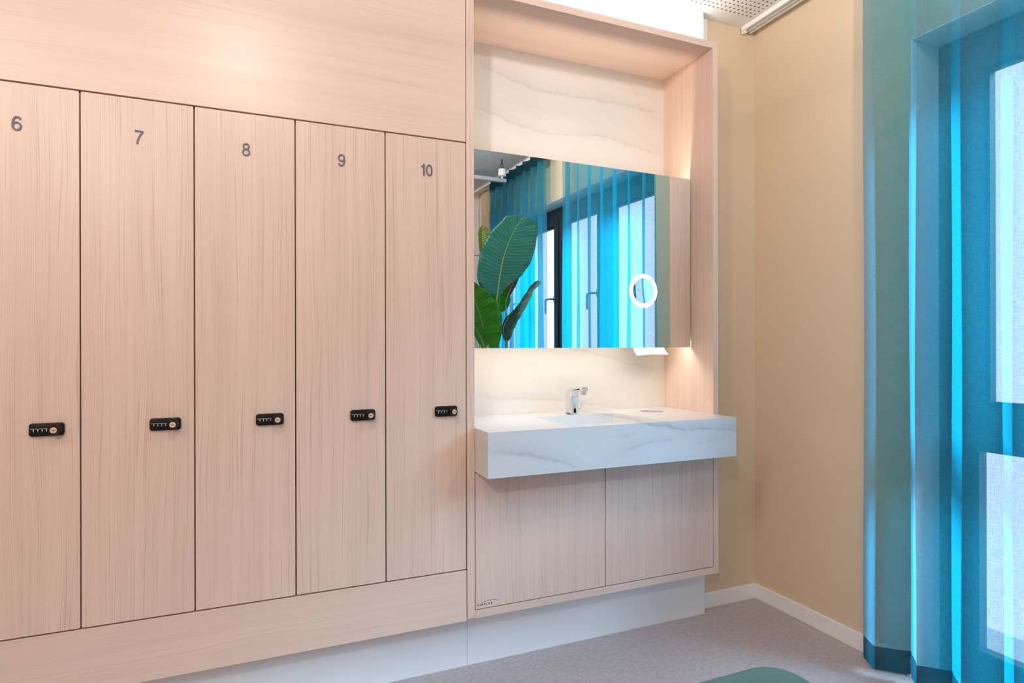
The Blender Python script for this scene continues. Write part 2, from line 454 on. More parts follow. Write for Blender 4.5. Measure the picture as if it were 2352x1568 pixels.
SIX = [('c', ell(.31, .315, .225, .255)[:-1]), ('o', smooth([(.087, .30), (.092, .50), (.135, .74), (.225, .89), (.33, .932), (.44, .90), (.505, .80), (.512, .765)]))]
NINE = [(k, [(.62-x, 1-z) for x, z in p]) for k, p in SIX]
GLYPH = {
    '6': (SIX, .62), '9': (NINE, .62),
    '7': ([('o', [(.06, .93), (.53, .93)]+smooth([(.53, .93), (.53, .86), (.40, .66), (.30, .44), (.235, .22), (.215, .0)])[3:])], .60),
    '8': ([('c', ell(.31, .725, .19, .20)[:-1]), ('c', ell(.31, .285, .23, .235)[:-1])], .62),
    '1': ([('o', [(.06, .74), (.15, .745), (.24, .80), (.275, .90), (.28, .99)]), ('o', [(.28, .99), (.28, .0)])], .44),
    '0': ([('c', ell(.31, .49, .225, .445)[:-1])], .62),
}
def number_mesh(txt, cx, cz, h, y0, y1, sw=.115):
    bm = B(); wtot = sum(GLYPH[c][1] for c in txt)*h; x = cx-wtot/2
    for c in txt:
        for q, (kind, pts) in enumerate(GLYPH[c][0]):
            stroke(bm, [(x+px*h, cz-h/2+pz*h) for px, pz in pts], sw*h, y0-.0004*q, y1, kind == 'c')
        x += GLYPH[c][1]*h
    return bm

LZ0, LZ1 = .4255, 2.0225
locklab = {6: 'pale oak locker door numbered 6, cut by the left picture edge', 7: 'pale oak locker door numbered 7, between lockers 6 and 8',
           8: 'pale oak locker door numbered 8, middle one of the five', 9: 'pale oak locker door numbered 9, between lockers 8 and 10',
           10: 'pale oak locker door numbered 10, next to the washbasin niche'}
for i in range(5):
    x0 = DX0+i*DW+.002; x1 = x0+DW-.004; cx = (x0+x1)/2; num = 6+i
    t = thing('locker', (cx, YF+.24, LZ0), locklab[num], 'locker', 'numbered lockers in the oak wall unit')
    simple_box('carcass', (x0-.0015, x1+.0015, YF+.022, YF+.46, LZ0, LZ1), WOODE, t)
    bm = B(); prism(bm, rrect(x0, x1, LZ0+.001, LZ1-.001, .004, 3), 'y', YF, YF+.019, .0008, 1)
    door = obj('door', bm, WOODV, t)
    tag(obj('number', number_mesh(str(num), (DX0+(i+.5)*DW), 1.9045, .0425, YF-.0025, YF), GREYP, door), 'raised grey number %d' % num)
    # combination lock
    lx1 = x1-.036; lx0 = lx1-.085; lz0, lz1 = 1.003, 1.041; lzc = 1.022
    bm = B(); prism(bm, rrect(lx0, lx1, lz0, lz1, .0085, 6), 'y', YF-.0075, YF, .0015, 2)
    lock = obj('combination_lock', bm, BLACK, t, 'auto'); tag(lock, 'black combination lock')
    kx = lx1-.0195
    bm = B(); tube(bm, [(kx, YF-.0075, lzc), (kx, YF-.012, lzc), (kx, YF-.0125, lzc), (kx, YF-.031, lzc), (kx, YF-.033, lzc)], [.0185, .0182, .0160, .0135, .0122], 32)
    box(bm, kx-.0035, kx+.0035, YF-.028, YF-.012, lzc+.0135, lzc+.017, .001)
    obj('turn_knob', bm, BLACK, lock, 'auto')
    bm = B(); cyl(bm, (kx, YF-.0342, lzc), (kx, YF-.0325, lzc), .0088, n=28)
    obj('key_core', bm, BRASS, lock, 'auto')
    simple_box('keyhole', (kx-.0042, kx+.0042, YF-.0346, YF-.034, lzc-.0008, lzc+.0008), BLACK, lock)
    for j in range(4):
        dx = lx0+.0125+j*.0104
        bm = B(); cyl(bm, (dx-.0024, YF-.0068, lzc-.001), (dx+.0024, YF-.0068, lzc-.001), .0042, n=16)
        dial = obj('dial', bm, BLACK, lock, 'auto')
    bm = B()
    for j in range(5):
        dx = lx0+.0042+j*.0104; box(bm, dx, dx+.0055, YF-.0079, YF-.0074, lzc+.0025, lzc+.0037)
    for j in range(4):
        dx = lx0+.0125+j*.0104
        box(bm, dx-.0012, dx+.0012, YF-.0117, YF-.0108, lzc+.0008, lzc+.0036)
        box(bm, dx-.0012, dx+.0012, YF-.0117, YF-.0108, lzc-.0032, lzc-.0006)
        box(bm, dx-.0006, dx+.0006, YF-.0108, YF-.0100, lzc-.0062, lzc-.0048)
    obj('lock_digits', bm, DIGIT, lock)
    bm = B(); stroke(bm, [(lx0+.0478, lzc+.001), (lx0+.0498, lzc+.0035), (lx0+.0525, lzc+.0085)], .0014, YF-.0079, YF-.0074)
    obj('index_mark', bm, RED if i else DIGIT, lock)

UX1 = DX0+5*DW
o = simple_box('fascia_panel', (DX0, UX1-.001, YF, YF+.02, 2.0265, CEILZ-.001), WOODH, bev=.0008)
tag(o, 'wide oak panel with level grain above the lockers, reaching the ceiling', 'panel')
o = simple_box('kick_panel', (DX0, UX1-.001, YF, YF+.02, .232, .4215), WOODH, bev=.0008)
tag(o, 'long low oak panel with level grain below the locker doors', 'panel')
o = simple_box('plinth', (-2.3, .7535, 2.26, 2.28, 0, .30), WHITE)
tag(o, 'white recessed plinth under the locker wall, left of the joint', 'plinth', 'white plinths under the joinery')
o = simple_box('plinth', (.7545, 1.93, 2.26, 2.28, 0, .2345), WHITE)
tag(o, 'white recessed plinth under the washbasin cabinet', 'plinth', 'white plinths under the joinery')
# the plinth's return to the wall
# ------------------------------------------------------------------ wash niche
NX0, NX1 = .746, 1.882
v_back = [([(0.874, 2.515), (0.976, 2.485), (1.082, 2.456), (1.191, 2.440), (1.304, 2.438), (1.42, 2.438), (1.565, 2.442), (1.715, 2.437), (1.882, 2.434)], .007, .62),
          ([(0.873, 2.314), (0.976, 2.294), (1.082, 2.263), (1.191, 2.248), (1.304, 2.247), (1.42, 2.264), (1.54, 2.272), (1.664, 2.25), (1.792, 2.232), (1.881, 2.225)], .006, .55),
          ([(1.30, 1.262), (1.37, 1.243), (1.489, 1.223), (1.586, 1.201), (1.686, 1.17), (1.789, 1.147), (1.879, 1.137)], .007, .5),
          ([(0.871, 1.048), (0.973, 1.031), (1.079, 1.021), (1.188, 1.019), (1.301, 1.011), (1.417, 0.992), (1.561, 0.968), (1.66, 0.953)], .006, .4),
          ([(1.05, 2.365), (1.2, 2.352), (1.35, 2.345), (1.5, 2.325)], .010, .2),
          ([(1.50, 2.545), (1.62, 2.515), (1.75, 2.510), (1.86, 2.505)], .008, .22)]
nc = ((NX0+NX1)/2, 2.33, .235)
niche = thing('washbasin_niche', nc, 'tall oak-lined niche holding the mirror and the washbasin', 'niche')
simple_box('side_panel', (NX0-.030, NX0, YF, 2.52, .239, 2.629), WOODV, niche, .0006)
simple_box('side_panel', (NX1, NX1+.029, YF, 2.52, .235, 2.629), WOODV, niche, .0006)
simple_box('top_panel', (NX0, NX1, YF+.0006, 2.52, 2.600, 2.629), WOODH, niche, .0006)
simple_box('bottom_rail', (NX0, NX1, YF+.0006, 2.50, .235, .2650), WOODH, niche, .0006)
bp = simple_box('back_panel', (NX0, NX1, 2.501, 2.52, .265, 2.600), marble('marble_back', v_back, nc[0], nc[2], gloss=.5), niche)
tag(bp, 'white veined marble back panel')
bm = B(); box(bm, NX0-.030, 1.930, 2.26, 2.309, 2.6295, CEILZ-.001)
tag(obj('soffit_panel', bm, WHITEP), 'plain white soffit panel between the niche top and the ceiling', 'panel')

tag(simple_box('light_strip', (NX0+.02, NX1-.03, 2.215, 2.235, 2.6295, 2.6345), LEDN, niche), 'neutral light strip on the niche top')
# cabinet under the basin
cab = thing('vanity_cabinet', (nc[0], 2.32, .2655), 'oak two-door cabinet below the marble washbasin', 'cabinet')
simple_box('carcass', (NX0+.002, NX1-.002, YF+.022, 2.498, .2655, .780), WOODE, cab)
d1 = simple_box('door', (NX0+.003, 1.3145, YF, YF+.019, .2685, .783), WOODV, cab, .0008)
d2 = simple_box('door', (1.3185, NX1-.003, YF, YF+.019, .2685, .783), WOODV, cab, .0008)
# engraved maker's mark: spaced capitals under a thin arc
LET = {'K': [[(0, 0), (0, 1)], [(.6, 1), (.02, .45)], [(.18, .58), (.62, 0)]], 'A': [[(0, 0), (.35, 1), (.7, 0)], [(.14, .33), (.56, .33)]],
       'P': [[(0, 0), (0, 1), (.35, 1), (.52, .9), (.56, .74), (.5, .56), (.35, .47), (0, .47)]], 'L': [[(0, 1), (0, 0), (.5, 0)]],
       'E': [[(.52, 1), (0, 1), (0, 0), (.52, 0)], [(0, .52), (.45, .52)]],
       'R': [[(0, 0), (0, 1), (.35, 1), (.52, .9), (.56, .74), (.5, .56), (.35, .49), (0, .49)], [(.28, .49), (.58, 0)]]}
bm = B(); hh = .0066; x = .7565
for ch in 'KAPPLER':
    for pl in LET[ch]:
        stroke(bm, [(x+px*hh*.95, .2795+pz*hh) for px, pz in pl], .0011, YF-.0006, YF)
    x += .0091
stroke(bm, smooth([(.7705, .2880), (.780, .2912), (.795, .2945), (.812, .2952), (.828, .2935), (.838, .2915)]), .0009, YF-.0006, YF)
tag(obj('maker_mark', bm, BLACK, d1), 'small dark lettering under a thin arc')

# ------------------------------------------------------------------ basin
BZ0, BZ1, BY0, BY1 = .789, .954, 2.002, 2.4995
BX0, BX1 = NX0+.001, NX1-.001
v_front = [([(0.74, 0.889), (0.811, 0.881), (0.88, 0.868), (0.95, 0.849), (1.021, 0.83), (1.114, 0.799)], .0075, .85),
           ([(1.248, 0.904), (1.328, 0.908), (1.368, 0.914)], .004, .4),
           ([(1.35, .965), (1.409, 0.952), (1.514, 0.935), (1.579, 0.919), (1.668, 0.918), (1.759, 0.913), (1.90, 0.900)], .0045, .8),
           ([(1.27, 0.836), (1.327, 0.855), (1.409, 0.87), (1.514, 0.877), (1.59, 0.879)], .005, .4),
           ([(1.15, .80), (1.25, .815), (1.32, .835)], .007, .3), ([(1.66, .85), (1.76, .862), (1.86, .875)], .006, .3)]
basin = thing('washbasin', ((BX0+BX1)/2, 2.25, BZ0), 'thick white marble washbasin slab with a sunken trough', 'washbasin')
BM = marble('marble_basin', v_front, (BX0+BX1)/2, BZ0, base=srgb(209, 211, 213), vein=srgb(120, 121, 125))
bm = B()
HX, HY, HR = 1.692, 2.342, .052
def loop(pts, z): return [bm.verts.new((p[0], p[1], z)) for p in pts]
outer = [(BX0, BY0), (BX1, BY0), (BX1, BY1), (BX0, BY1)]
bowl_t = rrect(1.095, 1.500, 2.062, 2.352, .006, 3); bowl_b = rrect(1.155, 1.470, 2.085, 2.335, .02, 3)
hole = [(HX+HR*math.cos(2*PI*k/40), HY+HR*math.sin(2*PI*k/40)) for k in range(40)]
Lo, Lb, Lh = loop(outer, BZ1), loop(bowl_t, BZ1), loop(hole, BZ1)
Uo, Uh = loop(outer, BZ0), loop(hole, BZ0)
Bb = loop(bowl_b, BZ1-.085)
def edges(L): return [bm.edges.new((L[i], L[(i+1) % len(L)])) for i in range(len(L))]
eo, eb, eh = edges(Lo), edges(Lb), edges(Lh); uo, uh = edges(Uo), edges(Uh)
bmesh.ops.triangle_fill(bm, use_beauty=True, edges=eo+eb+eh)
bmesh.ops.triangle_fill(bm, use_beauty=True, edges=uo+uh)
for a, b in ((Lo, Uo), (Lh, Uh), (Lb, Bb)):
    for i in range(len(a)):
        j = (i+1) % len(a); bm.faces.new((a[i], a[j], b[j], b[i]))
bm.faces.new(Bb)
bmesh.ops.recalc_face_normals(bm, faces=bm.faces[:])
obj('slab', bm, BM, basin)
bm = B(); cyl(bm, (1.30, 2.21, BZ1-.0848), (1.30, 2.21, BZ1-.082), .032, n=28); obj('drain_cover', bm, CHROME, basin, 'auto')

# faucet
fa = thing('faucet', (1.303, 2.40, BZ1), 'chrome sensor faucet standing on the back of the washbasin', 'faucet')
prof = [(2.428, .9545), (2.376, .9545), (2.378, 1.030)]+[(2.378-.014*(1-math.cos(a)), 1.030+.020*math.sin(a)) for a in (.4, .8, 1.2, 1.5)]+[(2.320, 1.058), (2.292, 1.064), (2.284, 1.068), (2.282, 1.076), (2.287, 1.082), (2.300, 1.083), (2.36, 1.076), (2.412, 1.069), (2.424, 1.064), (2.428, 1.054)]
bm = B(); prism(bm, prof, 'x', 1.303-.024, 1.303+.024, .012, 5); obj('faucet_body', bm, CHROME, fa, 'auto')
bm = B(); tube(bm, [(1.303, 2.301, 1.064), (1.303, 2.300, 1.056), (1.303, 2.300, 1.0555), (1.303, 2.299, 1.047)], [.012, .012, .0135, .0130], 24); obj('aerator', bm, CHROME, fa, 'auto')
bm = B(); prism(bm, rrect(1.303-.0055, 1.303+.0055, .960, .981, .0053, 6), 'y', 2.3745, 2.378, .0008, 1); obj('sensor_window', bm, BLACK, fa, 'auto')
bm = B(); cyl(bm, (1.326, 2.40, .979), (1.339, 2.398, .979), .0075, .007, 18); tube(bm, [(1.338, 2.398, .980), (1.343, 2.392, .989), (1.350, 2.386, 1.001)], [.003, .0026, .0024], 10); obj('mixing_lever', bm, CHROME, fa, 'auto')

# ------------------------------------------------------------------ mirror cabinet
MZ0, MZ1 = 1.253, 2.047
TH = math.radians(1.5); MPX, MPY = 1.876, 2.292          # the mirror door stands 1.5 degrees open
mc = thing('mirror_cabinet', (1.314, 2.42, MZ0), 'wide mirror cabinet with a lit shaving mirror in the niche', 'mirror cabinet')
simple_box('cabinet_body', (.768, 1.866, 2.332, 2.5005, 1.282, 1.972), WOODV, mc, .001)
def rotm(x, y):   # a point of the closed mirror plane (front at y = 0) -> the opened one
    dx = x-MPX; return (MPX+dx*math.cos(TH)-y*math.sin(TH), MPY+dx*math.sin(TH)+y*math.cos(TH))
def mbox(bm, x0, x1, y0, y1, z0, z1):
    b2 = bmesh.new(); box(b2, x0, x1, y0, y1, z0, z1)
    for v in b2.verts: v.co.x, v.co.y = rotm(v.co.x, v.co.y)
    merge(bm, b2)
bm = B(); mbox(bm, .758, MPX, 0, .006, MZ0, MZ1)
mo = obj('mirror_glass', bm, [MIRROR, GLASSEDGE], mc); tag(mo, 'frameless mirror pane')
for p in mo.data.polygons:
    if p.normal.y > -.9: p.material_index = 1
RX, RZ, R0, R1 = 1.606, 1.510, .0575, .0765
bm = B(); N = 72; rg = []
for r, y in ((R0, -.0008), (R1, -.0008), (R1, 0.0), (R0, 0.0)):
    rg.append([bm.verts.new((*rotm(RX+r*math.cos(2*PI*k/N), y), RZ+r*math.sin(2*PI*k/N))) for k in range(N)])
for a in range(4):
    for k in range(N):
        bm.faces.new((rg[a][k], rg[a][(k+1) % N], rg[(a+1) % 4][(k+1) % N], rg[(a+1) % 4][k]))
tag(obj('ring_light', bm, LEDRING, mc), 'glowing white light ring')
bm = B(); prev = None; RR = .85
for q in range(9):
    r = R0*q/8; y = -.0022+(R0*R0-r*r)/(2*RR)
    if q == 0: ring = [bm.verts.new((*rotm(RX, y), RZ))]
    else: ring = [bm.verts.new((*rotm(RX+r*math.cos(2*PI*k/N), y), RZ+r*math.sin(2*PI*k/N))) for k in range(N)]
    if q == 1:
        for k in range(N): bm.faces.new((prev[0], ring[k], ring[(k+1) % N]))
    elif q > 1:
        for k in range(N): bm.faces.new((prev[k], ring[k], ring[(k+1) % N], prev[(k+1) % N]))
    prev = ring
tag(obj('magnifying_mirror', bm, MIRROR, mc, True), 'round magnifying mirror')
bm = B(); prism(bm, [(2.305, 1.976), (2.312, 1.976), (2.312, 1.986), (2.305, 1.982)], 'x', .790, 1.856); s1 = obj('light_strip', bm, [ALU, LEDW], mc); tag(s1, 'warm light strip')
for p in s1.data.polygons:
    if p.normal.z > .5 and p.normal.y < -.2: p.material_index = 1
bm = B(); box(bm, .790, 1.856, 2.306, 2.331, 1.276, 1.281); s2 = obj('light_strip', bm, LEDL, mc); tag(s2, 'warm light strip')
bm = B(); box(bm, .790, 1.856, 2.3045, 2.3318, 1.283, 1.974); box(bm, .790, 1.872, 2.3005, 2.3035, 1.283, 2.040); obj('mounting_frame', bm, ALU, mc)

# paper towel
bm = B(); rows = []
for j in range(9):
    t_ = j/8; row = []
    for i in range(13):
        s_ = i/12; zb = 1.212+.007*math.sin(s_*PI)*.9+.003*s_
        z = 1.2745+(zb-1.2745)*t_; y = 2.405-.024*t_*t_+.006*math.sin(s_*5)*t_
        row.append(bm.verts.new((1.622+.178*s_+.018*t_*(.8+.2*s_), y, z)))
    rows.append(row)
for j in range(8):
    for i in range(12): bm.faces.new((rows[j][i], rows[j][i+1], rows[j+1][i+1], rows[j+1][i]))
bmesh.ops.solidify(bm, geom=bm.faces[:], thickness=.0004)
tag(obj('paper_towel', bm, PAPER, None, True), 'white paper towel hanging out below the mirror cabinet', 'paper towel')

# ------------------------------------------------------------------ ceiling fittings
rail = thing('curtain_rail', (2.228, 0, CEILZ-.021), 'white curtain rail on the ceiling along the window wall', 'curtain rail')
bm = B(); box(bm, 2.198, 2.258, -3.0, 2.300, CEILZ-.006, CEILZ); box(bm, 2.198, 2.208, -3.0, 2.300, CEILZ-.021, CEILZ-.006); box(bm, 2.224, 2.232, -3.0, 2.300, CEILZ-.021, CEILZ-.006); box(bm, 2.248, 2.258, -3.0, 2.300, CEILZ-.021, CEILZ-.006)
obj('rail_profile', bm, WHITE, rail)
bm = B(); box(bm, 2.204, 2.222, 2.284, 2.306, CEILZ-.030, CEILZ-.006, .003); obj('end_stop', bm, WHITE, rail)

bar = thing('suspended_rail', (1.0, -.12, 2.65), 'grey rail hung below the perforated ceiling, seen in the mirror', 'ceiling rail')
simple_box('rail_profile', (-1.8, 2.05, -.137, -.105, 2.640, 2.670), ALU, bar, .002)
bm = B(); cyl(bm, (2.015, -.12, 2.690), (2.015, -.12, 2.748), .034, .032, 28); cyl(bm, (2.015, -.12, 2.668), (2.015, -.12, 2.692), .008, n=12); obj('canister', bm, WHITE, bar, 'auto')
bm = B(); tube(bm, [(2.003, -.12, 2.745), (2.001, -.12, 2.775), (2.008, -.12, 2.792), (2.020, -.12, 2.792), (2.028, -.12, 2.775), (2.026, -.12, 2.745)], .003, 8); cyl(bm, (2.014, -.12, 2.792), (2.014, -.12, CEILZ-.0005), .005, n=10); obj('hook', bm, BLACK, bar, 'auto')

dl_pos = [(-1.45, .40), (-.08, .72), (-1.2, -1.2), (1.62, .95)]  # the last two are unseen fill lights, added to brighten lockers and window wall
for i, (x, y) in enumerate(dl_pos):
    t = thing('downlight', (x, y, CEILZ), ['round ceiling downlight nearest the left wall', 'round ceiling downlight in front of lockers 7 and 8', 'unseen fill downlight added behind the viewpoint', 'unseen fill downlight added to brighten the window wall, in front of the washbasin'][i], 'downlight', 'ceiling downlights')
    bm = B(); N = 40
    rr = [(.050, CEILZ-.004), (.062, CEILZ-.004), (.064, CEILZ-.0005), (.050, CEILZ-.0005)]
    L_ = [[bm.verts.new((x+r*math.cos(2*PI*k/N), y+r*math.sin(2*PI*k/N), z)) for k in range(N)] for r, z in rr]
    for a in range(4):
        for k in range(N): bm.faces.new((L_[a][k], L_[a][(k+1) % N], L_[(a+1) % 4][(k+1) % N], L_[(a+1) % 4][k]))
    obj('trim_ring', bm, WHITE, t)
    bm = B(); cyl(bm, (x, y, CEILZ-.0025), (x, y, CEILZ-.0005), .0498, n=40); obj('lens', bm, LENS, t)
    ld = bpy.data.lights.new('downlight_beam', 'POINT'); ld.energy = [28, 30, 70, 21][i]; ld.color = (1, .94, .91); ld.shadow_soft_size = .04
    lo = bpy.data.objects.new('downlight_beam', ld); COL.objects.link(lo); lo.parent = t; lo.location = (0, 0, -.048)

# ------------------------------------------------------------------ curtains
def curtain(y0, width, pitch, x_c, amp, label, seed):
    rnd = random.Random(seed)
    n = int(round(width/pitch*2))/2; per = 28; NS = int(n*per)
    fa_ = [1+rnd.uniform(-.14, .14) for _ in range(int(n)+5)]; fp = [rnd.uniform(-.008, .008) for _ in range(int(n)+5)]
    def path(k, z):
        ph = 2*PI*k/per; i = int(k//per); f = (k % per)/per
        a = amp*(fa_[i]*(1-f)+fa_[i+1]*f); a *= 1+.14*(1-z/2.8)
        sh = (fp[i]*(1-f)+fp[i+1]*f)*(1-z/2.8)
        y = y0-(k/per*pitch)+.010*math.sin(2*ph)+sh
        x = x_c+a*math.cos(ph)+.004*math.sin(3.1*z+seed+ph*.5)
        if k < per*.5: y += .041*(1-(k-per*.25)/(per*.25))
        return x, y
    ss = [0.0]
    K0 = per//4
    for k in range(NS):
        p, q = path(k+K0, 1.4), path(k+1+K0, 1.4); ss.append(ss[-1]+math.hypot(q[0]-p[0], q[1]-p[1]))
    root = thing('curtain', (x_c, y0-width/2, .03), label, 'curtain', 'sheer teal curtains at the window')
    def strip(name, zs, mat):
        bm = B(); uv = bm.loops.layers.uv.new('UVMap'); R = []
        for z in zs: R.append([bm.verts.new((*path(k+K0, z), z)) for k in range(NS+1)])
        for j in range(len(zs)-1):
            for k in range(NS):
                f = bm.faces.new((R[j][k], R[j][k+1], R[j+1][k+1], R[j+1][k]))
                for l, (kk, jj) in zip(f.loops, ((k, j), (k+1, j), (k+1, j+1), (k, j+1))): l[uv].uv = (ss[kk], zs[jj])
        return obj(name, bm, mat, root, True)
    strip('fabric', [.118+(2.725-.118)*i/24 for i in range(25)], SHEER)
    tag(strip('hem', [.030, .05, .075, .10, .118], HEMM), 'dark doubled bottom hem')
    tag(strip('heading_tape', [2.725, 2.765, 2.808], HEMM), 'dark doubled heading')
    return root
curtain(1.646, 1.05, .150, 2.200, .038, 'sheer teal curtain nearest the beige corner, right of the niche', 3)
curtain(.315, 1.08, .1350, 2.200, .040, 'second sheer teal curtain behind the plant in the mirror', 8)

# ------------------------------------------------------------------ treatment couch
cx0, cx1, cy0, cy1 = .46, 1.163, -.46, 1.106
co = thing('treatment_couch', ((cx0+cx1)/2, (cy0+cy1)/2, 0), 'green padded couch, its rounded corner at the bottom edge', 'couch')
bm = B(); prism(bm, rrect(cx0, cx1, cy0, cy1, .085, 10), 'z', .410, .500, .022, 5); obj('cushion', bm, VINYLG, co, 'auto')
bm = B(); prism(bm, rrect(cx0+.03, cx1-.03, cy0+.03, cy1-.03, .06, 6), 'z', .370, .410); obj('frame', bm, WHITE, co)
for px in (cx0+.10, cx1-.10):
    for py in (cy0+.12, cy1-.12):
        bm = B(); cyl(bm, (px, py, 0), (px, py, .372), .022, .026, 20); obj('leg', bm, STEEL, co, 'auto')

# ------------------------------------------------------------------ tall cabinet seen in the mirror
tc = thing('tall_cabinet', (1.50, -.76, 0), 'tall pale oak cabinet behind the plant, seen in the mirror', 'cabinet')
simple_box('carcass', (1.04, 1.985, -1.05, -.522, 0, 2.61), WOODV, tc)
simple_box('door', (1.04, 1.963, -.52, -.50, .10, 2.066), WOODH, tc, .001)
simple_box('door', (1.04, 1.963, -.52, -.50, 2.072, 2.61), WOODH, tc, .001)
simple_box('side_panel', (1.967, 1.985, -.52, -.50, 0, 2.61), WOODV, tc)
tag(simple_box('filler_panel', (1.04, 1.880, -.60, -.58, 2.6105, CEILZ-.001), WHITEP), 'white filler panel on top of the tall cabinet', 'panel')

# ------------------------------------------------------------------ plant
GA = leaf_mat('leaf_dark', srgb(40, 110, 92), srgb(72, 150, 125), .22, (.03, .20, .07, 1), 30, .38)
GB = leaf_mat('leaf_bright', srgb(42, 120, 18), srgb(84, 165, 30), .45, (.12, .48, .02, 1), 26)
GD = leaf_mat('leaf_pale', srgb(110, 165, 160), srgb(60, 105, 80), .3, (.10, .30, .20, 1), 24)
GF = leaf_mat('leaf_yellowing', srgb(128, 140, 48), srgb(92, 128, 44), .35, (.30, .36, .04, 1), 18)
GG = leaf_mat('leaf_dry', srgb(120, 92, 62), srgb(80, 62, 42), .2, None, 14, .7)
RIB = plain('leaf_rib', srgb(120, 160, 84), .45)
STEM = plain('plant_stem', srgb(70, 118, 62), .5)
POT = paint('planter_glaze', srgb(214, 210, 204), .5)
SOIL = plain('soil', srgb(52, 40, 32), .95)
PY = .30
plant = thing('strelitzia_plant', (1.76, PY, 0), 'large broad-leaved green plant in a planter, seen in the mirror', 'plant')
bm = B(); tube(bm, [(1.76, PY, 0), (1.76, PY, .02), (1.76, PY, .42), (1.76, PY, .44), (1.76, PY, .44), (1.76, PY, .40)], [.13, .14, .185, .185, .168, .165], 40); obj('planter', bm, POT, plant, 'auto')
bm = B(); cyl(bm, (1.76, PY, .399), (1.76, PY, .415), .164, n=40); obj('soil', bm, SOIL, plant)

def resample(pts, n):
    pts = [Vector(p) for p in pts]; d = [0]
    for a, b in zip(pts, pts[1:]): d.append(d[-1]+(b-a).length)
    out = []
    for i in range(n+1):
        s = d[-1]*i/n; k = 0
        while k < len(d)-2 and d[k+1] < s: k += 1
        f = (s-d[k])/max(1e-9, d[k+1]-d[k]); out.append(pts[k].lerp(pts[k+1], f))
    return out

def leaf(mid, left, right, y, mat, cup=.25, bend=0.0, wave=.006, rib=True, tilt=0.0, seed=1):
    """mid/left/right: outlines from base to tip as (x,z); the blade is cupped in depth along y"""
    N = 36; M = 7
    md = resample(smooth(mid, 5), N); lf = resample(smooth(left, 4), N); rt = resample(smooth(right, 4), N)
    lf[0] = rt[0] = md[0]; lf[N] = rt[N] = md[N]
    bm = B(); uv = bm.loops.layers.uv.new('UVMap'); rnd = random.Random(seed); ph = rnd.uniform(0, 6)
    def yy(i): t = i/N; return y+bend*t*t+tilt*t
    G = []; 
    for i in range(N+1):
        row = []
        for side, ed in ((-1, lf), (1, rt)):
            wd = (ed[i]-md[i]).length
            rng = range(M, 0, -1) if side < 0 else range(0, M+1)
            for j in rng:
                f = j/M; p = md[i].lerp(ed[i], f)
                dy = cup*wd*(f**1.5)+wave*math.sin(i*1.15+ph+side)*f*f+.0022*math.sin(i*2.6+side)*f
                row.append((Vector((p.x, yy(i)+dy, p.y)), (.5+.5*side*f, i/N)))
        G.append(row)
    V = [[bm.verts.new(p) for p, _ in r] for r in G]
    for i in range(N):
        for j in range(len(V[0])-1):
            q = [(i, j), (i, j+1), (i+1, j+1), (i+1, j)]
            vs = [V[a][b] for a, b in q]
            try: f = bm.faces.new(vs)
            except ValueError: continue
            for l, (a, b) in zip(f.loops, q): l[uv].uv = G[a][b][1]
    bmesh.ops.remove_doubles(bm, verts=bm.verts[:], dist=1e-5)
    bmesh.ops.solidify(bm, geom=bm.faces[:], thickness=.0006)
    o = obj('leaf', bm, mat, plant, True)
    if rib:
        bm = B(); tube(bm, [(p.x, yy(i)+.001, p.y) for i, p in enumerate(md)], [.0065*(1-.85*i/N) for i in range(N+1)], 8)
        obj('midrib', bm, RIB, o, True)
    return (md[0].x, yy(0), md[0].y)

def stem(p, q, bow=(0, 0), r=(.011, .008)):
    a, b = Vector(p), Vector(q); pts = []
    for i in range(11):
        t = i/10; v = a.lerp(b, t); v.x += bow[0]*math.sin(PI*t); v.y += bow[1]*math.sin(PI*t); pts.append(v)
    bm = B(); tube(bm, pts, [r[0]+(r[1]-r[0])*i/10 for i in range(11)], 12); obj('stem', bm, STEM, plant, True)

b = leaf([(1.754, 1.597), (1.774, 1.745), (1.805, 1.914), (1.86, 2.066), (1.923, 2.184), (1.978, 2.26)],
         [(1.754, 1.610), (1.739, 1.649), (1.700, 1.650), (1.655, 1.668), (1.593, 1.73), (1.590, 1.84), (1.600, 1.902), (1.638, 2.015), (1.706, 2.124), (1.790, 2.205), (1.815, 2.240), (1.90, 2.258), (1.978, 2.262)],
         [(1.756, 1.61), (1.773, 1.643), (1.800, 1.66), (1.859, 1.727), (1.937, 1.78), (2.009, 1.869), (2.05, 1.951), (2.085, 2.10), (2.091, 2.198), (2.040, 2.236), (1.978, 2.26)], PY+.04, GA, .10, .02, .005, seed=2)
stem((1.765, PY+.01, .41), b, (-.01, .02))
b = leaf([(1.676, 1.238), (1.650, 1.289), (1.603, 1.438), (1.559, 1.559), (1.500, 1.700), (1.45, 1.78)],
         [(1.674, 1.245), (1.62, 1.30), (1.53, 1.42), (1.46, 1.56), (1.43, 1.68), (1.45, 1.78)],
         [(1.70, 1.235), (1.745, 1.296), (1.758, 1.406), (1.737, 1.529), (1.655, 1.643), (1.56, 1.707), (1.50, 1.76), (1.45, 1.78)], PY+.10, GB, .22, .03, .007, seed=5)
stem((1.745, PY+.04, .41), b, (.01, .02))
b = leaf([(1.800, 1.500), (1.82, 1.60), (1.83, 1.70), (1.84, 1.79)],
         [(1.79, 1.51), (1.74, 1.58), (1.735, 1.66), (1.77, 1.75), (1.84, 1.79)],
         [(1.825, 1.515), (1.880, 1.545), (1.910, 1.60), (1.912, 1.68), (1.90, 1.75), (1.84, 1.79)], PY-.06, GB, .12, .0, .004, seed=7)
stem((1.775, PY-.03, .41), b, (.03, -.01))
